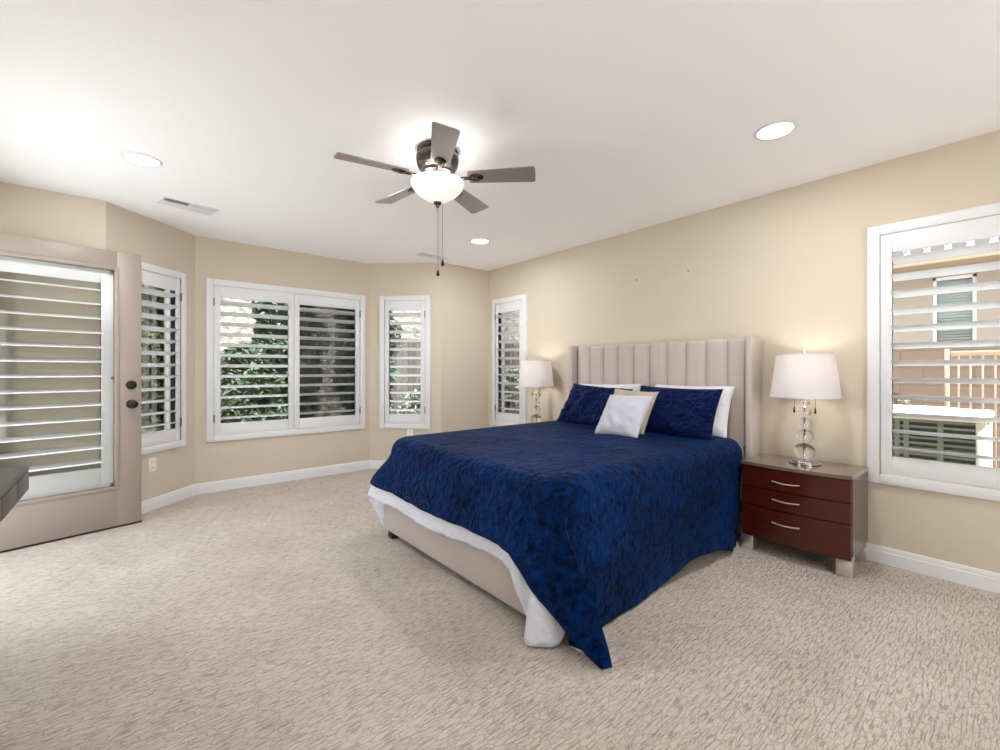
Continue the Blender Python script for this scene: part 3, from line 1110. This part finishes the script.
# ------------------------------------------------------------------ nightstands (local x = width seen from the front, y = depth to the wall)
def nightstand(loc, label):
    t = thing('nightstand', label, 'nightstand', loc, R(-90))
    w2, d2, zb, zt = 0.293, 0.195, 0.095, 0.557
    bow = lambda x: -0.030 * (1 - (x / w2) ** 2)

    def slab(y0, z0, z1, ex=0.0, back=d2, x0=-w2, x1=w2, n_=16):
        g_ = G()
        pts = []
        for i in range(n_ + 1):
            x = x0 - ex + (x1 - x0 + 2 * ex) * i / n_
            pts.append((x, y0 + bow(max(-w2, min(w2, x))) - ex))
        pts += [(x1 + ex, back), (x0 - ex, back)]
        return g_.prism(pts, z0, z1)
    slab(-d2 + 0.026, zb, zt - 0.002, 0.0).obj('carcass', M['nside'], t)
    tp = slab(-d2, zt, zt + 0.020, 0.004).obj('table_top', M['nstop'], t)
    for z0, z1 in ((zb + 0.004, zb + 0.204), (zb + 0.210, zb + 0.324), (zb + 0.330, zt - 0.007)):
        dr = slab(-d2 + 0.0, z0, z1, 0.0, back=-d2 + 0.024, x0=-w2 + 0.003, x1=w2 - 0.003).obj('drawer', M['cherry'], t)
        zc = (z0 + z1) / 2 + (0.03 if z1 - z0 > 0.18 else (-0.004 if z1 > 0.5 else 0.01))
        g_ = G()
        path = []
        for i in range(13):
            a = i / 12
            x = -0.095 + 0.15 * a
            path.append((x, -d2 - 0.048 - 0.006 * math.sin(a * PI), zc - 0.006 * math.sin(a * PI)))
        g_.tube(path, 0.0048, 10)
        for x in (-0.082, 0.042):
            g_.tube([(x, -d2 - 0.018, zc - 0.002), (x, -d2 - 0.050, zc - 0.002)], 0.004, 8)
        g_.obj('handle', M['pulls'], dr, 50)
    for sx_ in (-1, 1):
        for y0 in (-d2 - 0.002, d2 - 0.058):
            g_ = G()
            x0 = sx_ * w2 - (0.075 if sx_ > 0 else 0)
            x0 += 0.002 * sx_
            g_.box(x0, x0 + 0.075, y0, y0 + 0.058, 0.0, zb + 0.0, 0.003)
            if sx_ > 0:
                g_.box(x0 + 0.070, x0 + 0.077, y0 + 0.004, y0 + 0.054, zb - 0.01, zb + 0.022, 0.002)
            else:
                g_.box(x0 - 0.002, x0 + 0.005, y0 + 0.004, y0 + 0.054, zb - 0.01, zb + 0.022, 0.002)
            g_.obj('leg', M['nickel'], t, 40)
    return t


ns = nightstand((3.307, 0.942, 0), 'cherry nightstand with three drawers right of the bed, holding the near lamp')
dup(ns, (3.307, 3.36, 0), R(-90), 'nightstand hidden behind the far side of the bed, holding the far lamp')


# ------------------------------------------------------------------ table lamps
def table_lamp(loc, label):
    t = thing('table_lamp', label, 'lamp', loc, 0)
    g_ = G()
    g_.lathe([(0.001, 0), (0.082, 0), (0.086, 0.003), (0.086, 0.008), (0.080, 0.011), (0.001, 0.011)], 40)
    g_.lathe([(0.001, 0.011), (0.070, 0.011), (0.072, 0.016), (0.066, 0.021), (0.034, 0.024), (0.030, 0.030), (0.001, 0.030)], 40)
    g_.obj('lamp_base', M['chrome'], t, 40)
    for z, r, sz in ((0.078, 0.058, 0.92), (0.174, 0.049, 0.90), (0.254, 0.042, 0.90), (0.327, 0.036, 0.86), (0.384, 0.031, 0.62)):
        G().sphere((0, 0, z), r, 32, 18, sz).obj('crystal_ball', M['crystal'], t, 180)
    g_ = G()
    for z in (0.1295, 0.2165, 0.293, 0.361):
        g_.lathe([(0.0055, -0.004), (0.015, -0.003), (0.017, 0), (0.015, 0.003), (0.0055, 0.004)], 20, (0, 0, z))
    g_.tube([(0, 0, 0.024), (0, 0, 0.52)], 0.0050, 10)
    g_.tube([(-0.042, 0, 0.452), (0.042, 0, 0.452)], 0.004, 8)
    for s in (-1, 1):
        g_.lathe([(0.001, 0.44), (0.013, 0.44), (0.013, 0.49), (0.001, 0.49)], 16, (0.045 * s, 0, 0))
    g_.tube([(0, 0, 0.52), (0, 0, 0.712)], 0.003, 8)
    g_.lathe([(0.001, 0.705), (0.008, 0.707), (0.005, 0.713), (0.010, 0.720), (0.006, 0.728), (0.001, 0.730)], 16)
    g_.obj('lamp_stem', M['chrome'], t, 40)
    for s in (-1, 1):
        yo = 0.0577 * s
        g_ = G()
        g_.tube([(0.0, yo, 0.452), (0.0, yo, 0.352)], 0.0012, 6)
        g_.lathe([(0.001, 0.360), (0.003, 0.358), (0.007, 0.330), (0.006, 0.322), (0.001, 0.320)], 12, (0, yo, 0))
        g_.tube([(0, 0, 0.452), (0, yo, 0.452)], 0.0025, 6)
        g_.obj('pull_chain', M['bronze'], t, 50)
    g_ = G()
    rb, rt, z0, z1 = 0.190, 0.156, 0.425, 0.695
    g_.lathe([(rb - 0.002, z0), (rb, z0), (rt, z1), (rt - 0.002, z1), (rb - 0.002, z0)], 64)
    sh = g_.obj('lamp_shade', M['shade'], t, 40)
    for zz, rr, nm in ((z0 + 0.001, rb, 'bottom_rim'), (z1 - 0.001, rt, 'top_rim')):
        G().lathe([(rr - 0.003, -0.004), (rr + 0.001, -0.004), (rr + 0.001, 0.004), (rr - 0.003, 0.004), (rr - 0.003, -0.004)], 64, (0, 0, zz)).obj(nm, M['pillow_white'], sh, 40)
    g_ = G()
    for i in range(3):
        a = 2 * PI * i / 3 + 0.4
        g_.tube([(0, 0, z1 - 0.012), (rt * math.cos(a), rt * math.sin(a), z1 - 0.004)], 0.0018, 6)
    g_.obj('shade_fitter', M['chrome'], sh, 40)
    for s in (-1, 1):
        G().sphere((0.045 * s, 0, 0.525), 0.028, 16, 10, 1.2).obj('light_bulb', M['diffuser'], t, 180)
    l_ = bpy.data.lights.new('lamp_bulb_light', 'POINT')
    l_.energy = LP
    l_.color = (1.0, 0.88, 0.72)
    l_.shadow_soft_size = 0.05
    o_ = bpy.data.objects.new('lamp_bulb_light', l_)
    COL.objects.link(o_)
    o_.parent = t
    o_.location = (0, 0, 0.60)
    return t


LP = 1.2
lamp = table_lamp((3.315, 0.932, 0.577), 'table lamp of stacked crystal balls on the cherry nightstand, right of the headboard')
dup(lamp, (3.315, 3.375, 0.577), 0, 'table lamp of stacked crystal balls left of the headboard, before the narrow shutter')

# ------------------------------------------------------------------ desk at the left edge
dx0, dx1, dy0, dy1 = XL + 0.005, -0.343, 1.25, 2.853
desk = thing('desk', 'dark charcoal desk corner at the left edge in front of the open door', 'desk', ((dx0 + dx1) / 2, (dy0 + dy1) / 2, 0))
cx0, cy0_ = (dx0 + dx1) / 2, (dy0 + dy1) / 2
a, b = (dx1 - dx0) / 2, (dy1 - dy0) / 2
G().box(-a, a, -b, b, 0.728, 0.750, 0.002).obj('desk_top', M['desk'], desk, 40)
G().box(-a, a - 0.018, -b, b, 0.645, 0.728).obj('apron', M['desk'], desk)
for y0, y1 in ((-b, -0.36), (-0.356, 0.250), (0.254, 0.536), (0.541, b)):
    G().box(a - 0.018, a, y0, y1, 0.645, 0.726, 0.001).obj('drawer', M['desk'], desk, 40)
for y0 in (-b + 0.05, 0.1):
    for x0 in (-a + 0.02, -0.06):
        G().box(x0, x0 + 0.05, y0, y0 + 0.05, 0, 0.645, 0.003).obj('leg', M['desk'], desk, 40)


# ------------------------------------------------------------------ small wall things
def outlet(loc, rz, label):
    t = thing('wall_outlet', label, 'outlet', loc, rz)
    G().box(-0.036, 0.036, -0.006, 0.0, -0.058, 0.058, 0.003).obj('cover_plate', M['plastic'], t, 40)
    for z in (-0.024, 0.024):
        s = G().box(-0.017, 0.017, -0.0085, -0.004, z - 0.015, z + 0.015, 0.002).obj('socket', M['plastic'], t, 40)
        g_ = G()
        for x in (-0.007, 0.007):
            g_.box(x - 0.0015, x + 0.0015, -0.0092, -0.008, z - 0.004, z + 0.008)
        g_.obj('socket_slots', M['slot'], s)
    return t


o1 = outlet((0.145, 4.728, 0.380), R(45), 'white wall outlet under the narrow shutter right of the open door')
dup(o1, (2.545, 4.710, 0.420), R(-45), 'white wall outlet under the narrow bay shutter, just above the blue quilt')


def nail(y, z, label):
    mx = Matrix.Rotation(R(-90), 4, 'Y')
    g_ = G().lathe([(0.001, 0.024), (0.006, 0.023), (0.006, 0.020), (0.0025, 0.019), (0.0025, 0), (0.001, 0)], 12, mx=mx)
    return tag(g_.obj('wall_nail', M['hinge'], None, 40, loc=(W, y, z)), label, 'nail')


nail(2.28, 1.985, 'small nail in the bare wall above the headboard, the left of two')
nail(1.798, 1.985, 'small nail in the bare wall above the headboard, the right of two')

# ------------------------------------------------------------------ outdoors
G().box(XL - 4.0, W + 0.5, -8, YR - TH, -0.13, -0.02).obj('rear_bounce_slab', M['bounceslab'], kind='structure')  # unseen slab added to bounce sun through the rear opening onto the ceiling
G().box(XL - 4.0, XL - TH, YR - TH, 6.5, -0.13, -0.02).obj('side_bounce_slab', M['sidebounceslab'], kind='structure')  # unseen slab added to bounce sun in through the left wall openings
G().box(XL - TH, W + 0.6, YB + D + TH + 0.02, 7.1, -0.13, -0.02).obj('bay_bounce_slab', M['bounceslab'], kind='structure')  # pale slab added outside the bay to throw sunlight up through the louvers
G().box(-12, 16, -10, 22, -0.32, -0.14).obj('ground', M['gravel'], kind='structure')
# pale rock slope behind the bay
g = G()
nx, ny = 60, 26
vs, fs = [], []
for i in range(nx + 1):
    for j in range(ny + 1):
        x = -8 + 24 * i / nx
        y = 9.2 + 8 * j / ny
        z = -0.2 + 0.60 * (y - 9.2) + 1.15 * min(1, (y - 9.2) / 0.7)
        z += 0.25 * noise.noise(Vector((x * 1.3, y * 1.3, 0))) + 0.14 * noise.noise(Vector((x * 3.7, y * 3.7, 2)))
        vs.append((x, y, z))
for i in range(nx):
    for j in range(ny):
        q = i * (ny + 1) + j
        fs.append((q, q + 1, q + ny + 2, q + ny + 1))
g.add(vs, fs)
g.obj('hillside', M['rock'], kind='structure', smooth=180)


def bush(loc, rx, ry, h, n, ls, m, label, z0=0.0, name='garden_shrub', seed=1, cat='shrub'):
    rd = random.Random(seed)
    t = thing(name, label, cat, loc)
    g_ = G()
    for _ in range(n):
        th_, ph = rd.uniform(0, 2 * PI), math.acos(rd.uniform(-1, 1))
        rr = rd.uniform(0.45, 1.0) ** 0.5
        c = Vector((rx * rr * math.sin(ph) * math.cos(th_), ry * rr * math.sin(ph) * math.sin(th_), z0 + (h - z0) * (0.5 + 0.5 * rr * math.cos(ph))))
        k_ = 1 + 0.35 * noise.noise(c * 2.3)
        c.x *= k_
        c.y *= k_
        s = ls * rd.uniform(0.6, 1.3)
        r_ = Matrix.Rotation(rd.uniform(0, 2 * PI), 3, 'Z') @ Matrix.Rotation(rd.uniform(-1.1, 1.1), 3, 'X') @ Matrix.Rotation(rd.uniform(-1.1, 1.1), 3, 'Y')
        q = [Vector((-s, 0, 0)), Vector((0, -s * 0.42, s * 0.12)), Vector((s, 0, 0)), Vector((0, s * 0.42, s * 0.12))]
        g_.add([c + r_ @ p for p in q], [(0, 1, 2, 3)])
    me = bpy.data.meshes.new('foliage')
    me.from_pydata(g_.v, [], g_.f)
    me.materials.append(m)
    o_ = bpy.data.objects.new('foliage', me)
    COL.objects.link(o_)
    o_.parent = t
    g_ = G()
    for i in range(6):
        a_ = 2 * PI * i / 6 + rd.uniform(-0.3, 0.3)
        e_ = Vector((rx * 0.6 * math.cos(a_), ry * 0.6 * math.sin(a_), h * rd.uniform(0.6, 0.9)))
        g_.tube([(0.02 * math.cos(a_), 0.02 * math.sin(a_), 0.0), e_ * 0.45 + Vector((0, 0, 0.1 * h)), e_], [0.035, 0.022, 0.008], 6)
    g_.obj('stems', M['twig'], t, 60)
    return t


GZ = -0.14
bush((0.10, 7.5, GZ), 0.50, 0.5, 2.7, 6500, 0.075, M['leaf_olive'], 'yellow-tinged shrub outside, seen through the shutter next to the open door', seed=2)
bush((1.28, 7.45, GZ), 0.55, 0.45, 1.70, 3600, 0.070, M['leaf_mid'], 'low bright green shrub outside the left panel of the wide bay shutter', seed=3)
bush((2.15, 8.45, GZ), 0.60, 0.5, 3.3, 6500, 0.075, M['leaf_dark'], 'tall dark hedge shrub outside the middle of the wide bay shutter', seed=4)
bush((3.22, 7.6, GZ), 0.55, 0.5, 3.2, 5200, 0.075, M['leaf_dark'], 'tall dark hedge shrub outside the right panel of the wide bay shutter', seed=5)
bush((4.20, 7.2, GZ), 0.60, 0.4, 0.95, 2600, 0.070, M['leaf_grey'], 'low grey green shrub outside the narrow bay shutter above the bed foot', seed=6)
bush((6.00, 6.8, GZ), 0.75, 0.5, 1.35, 3000, 0.075, M['leaf_grey'], 'low grey green shrub outside the narrow shutter behind the far lamp', seed=7)
bush((5.55, 0.98, GZ), 0.42, 0.30, 1.28, 500, 0.040, M['leaf_grey'], 'thin pale shrub outside the large right window behind the air conditioner', seed=8)



def board_fence(x0, x1, y, h, label):
    t = thing('wood_fence', label, 'fence', (x0, y, GZ))
    ln = x1 - x0
    g_ = G()
    nb = int(ln / 0.14)
    for i in range(nb):
        g_.box(i * 0.14, i * 0.14 + 0.132, -0.01, 0.012, 0.05, h + 0.01 * math.sin(i * 2.3), 0.003)
    g_.obj('boards', M['fencewood'], t)
    for z in (0.35, h - 0.35):
        G().box(-0.02, ln, 0.012, 0.05, z, z + 0.09).obj('fence_rail', M['fencewood'], t)
    n_ = max(2, int(ln / 2.0) + 1)
    for i in range(n_):
        x = (ln - 0.09) * i / (n_ - 1)
        G().box(x, x + 0.09, 0.05, 0.14, 0, h - 0.1).obj('fence_post', M['fencewood'], t)


board_fence(3.7, 9.9, 8.75, 2.0, 'dark brown board fence outside below the pale rock slope')
board_fence(-2.6, 0.76, 8.75, 2.5, 'dark brown board fence outside behind the yellow-tinged shrub')

# neighbour side
tag(G().box(7.0, 7.2, -3.5, 4.2, GZ, 1.46, 0.005).obj('block_wall', M['block']), 'pinkish block garden wall outside the large right window', 'wall')
hs = thing('neighbour_house', 'pale stucco neighbour house seen through the large right window', 'house', (10.5, 0, GZ))
hz = lambda z: z - GZ
g = G()
wy0, wy1, wz0, wz1 = 0.57, 1.09, 1.50, 2.74
g.box(0, 0.3, -6, wy0, 0, hz(3.05))
g.box(0, 0.3, wy1, 6, 0, hz(3.05))
g.box(0, 0.3, wy0, wy1, 0, hz(wz0))
g.box(0, 0.3, wy0, wy1, hz(wz1), hz(3.05))
g.obj('house_wall', M['nstucco'], hs)
g = G()
for y0, y1, z0, z1 in ((wy0, wy0 + 0.05, wz0, wz1), (wy1 - 0.05, wy1, wz0, wz1), (wy0, wy1, wz0, wz0 + 0.05), (wy0, wy1, wz1 - 0.05, wz1)):
    g.box(0.03, 0.12, y0, y1, hz(z0), hz(z1), 0.004)
hw = g.obj('house_window', M['trim'], hs, 40)
G().box(0.08, 0.085, wy0 + 0.04, wy1 - 0.04, hz(wz0) + 0.04, hz(wz1) - 0.04).obj('window_pane', M['pane'], hw)
g = G()
for i in range(22):
    z = hz(wz0) + 0.05 + i * 0.046
    g.box(0.14, 0.165, wy0 + 0.04, wy1 - 0.04, z, z + 0.034, 0.004)
g.obj('window_blind', M['nblind'], hw)
G().box(0.22, 0.25, wy0, wy1, hz(wz0), hz(wz1)).obj('window_back', M['nblind'], hw)
G().box(-0.62, 0.0, -6, 6, hz(2.90), hz(2.95)).obj('soffit', M['fascia'], hs)
G().box(-0.66, -0.62, -6, 6, hz(2.88), hz(3.06), 0.004).obj('fascia', M['fascia'], hs, 40)
g = G()
for i in range(50):
    y = -6 + i * 0.24
    g.tube([(-0.72, y, hz(3.10)), (2.2, y, hz(4.05))], 0.085, 10)
g.box(-0.6, 2.2, -6, 6, hz(3.05), hz(3.07))
g.obj('roof_tiles', M['tile'], hs, 60)

gt = thing('metal_fence', 'tan metal picket fence outside the large right window, right of the air conditioner', 'fence', (5.6, 0, GZ))
G().box(-0.016, 0.016, 0.470, 0.502, 0, 1.50, 0.004).obj('fence_post', M['iron'], gt, 40)
for z in (0.12, 1.44):
    G().box(-0.018, 0.018, -2.2, 0.46, z, z + 0.04, 0.003).obj('fence_rail', M['iron'], gt, 40)
for i in range(26):
    y = 0.414 - 0.072 * i
    G().box(-0.007, 0.007, y - 0.007, y + 0.007, 0.05, 1.48, 0.002).obj('picket', M['iron'], gt, 40)

ac = thing('air_conditioner', 'outdoor air conditioner with white top and green grille, through the right window', 'air conditioner', (4.75, 0.60, GZ))
x, y = 0.36, 0.405
ztop = 0.865 - GZ
G().box(-x, x, -y, y, 0.0, 0.08, 0.01).obj('unit_base', M['acwhite'], ac, 40)
G().box(-x + 0.03, x - 0.03, -y + 0.03, y - 0.03, 0.08, ztop - 0.05).obj('coil', M['coil'], ac)
g = G()
nl = 22
for i in range(nl):
    z = 0.10 + (ztop - 0.17) * i / (nl - 1)
    for xx0, xx1, yy0, yy1 in ((-x + 0.006, -x + 0.024, -y + 0.05, y - 0.05), (x - 0.024, x - 0.006, -y + 0.05, y - 0.05), (-x + 0.05, x - 0.05, -y + 0.006, -y + 0.024), (-x + 0.05, x - 0.05, y - 0.024, y - 0.006)):
        g.box(xx0, xx1, yy0, yy1, z, z + 0.016)
for yy in (-0.2, -0.02, 0.03, 0.22):
    g.box(-x + 0.004, -x + 0.012, yy, yy + 0.03, 0.08, ztop - 0.05)
g.obj('grille', M['acdark'], ac)
for sx_ in (-1, 1):
    for sy_ in (-1, 1):
        G().box(min(sx_ * x, sx_ * (x - 0.05)), max(sx_ * x, sx_ * (x - 0.05)), min(sy_ * y, sy_ * (y - 0.05)), max(sy_ * y, sy_ * (y - 0.05)), 0.06, ztop - 0.04, 0.01).obj('corner_post', M['acwhite'], ac, 40)
g = G()
g.box(-x - 0.012, x + 0.012, -y - 0.012, y + 0.012, ztop - 0.05, ztop, 0.018, 3)
g.lathe([(0.28, ztop), (0.29, ztop + 0.012), (0.31, ztop + 0.012), (0.32, ztop)], 40)
g.obj('top_cover', M['acwhite'], ac, 40)
g = G()
for r_ in (0.06, 0.12, 0.18, 0.24):
    g.lathe([(r_, ztop + 0.004), (r_ + 0.006, ztop + 0.008), (r_ + 0.006, ztop + 0.002), (r_, ztop + 0.004)], 32)
g.obj('fan_guard', M['acdark'], ac)
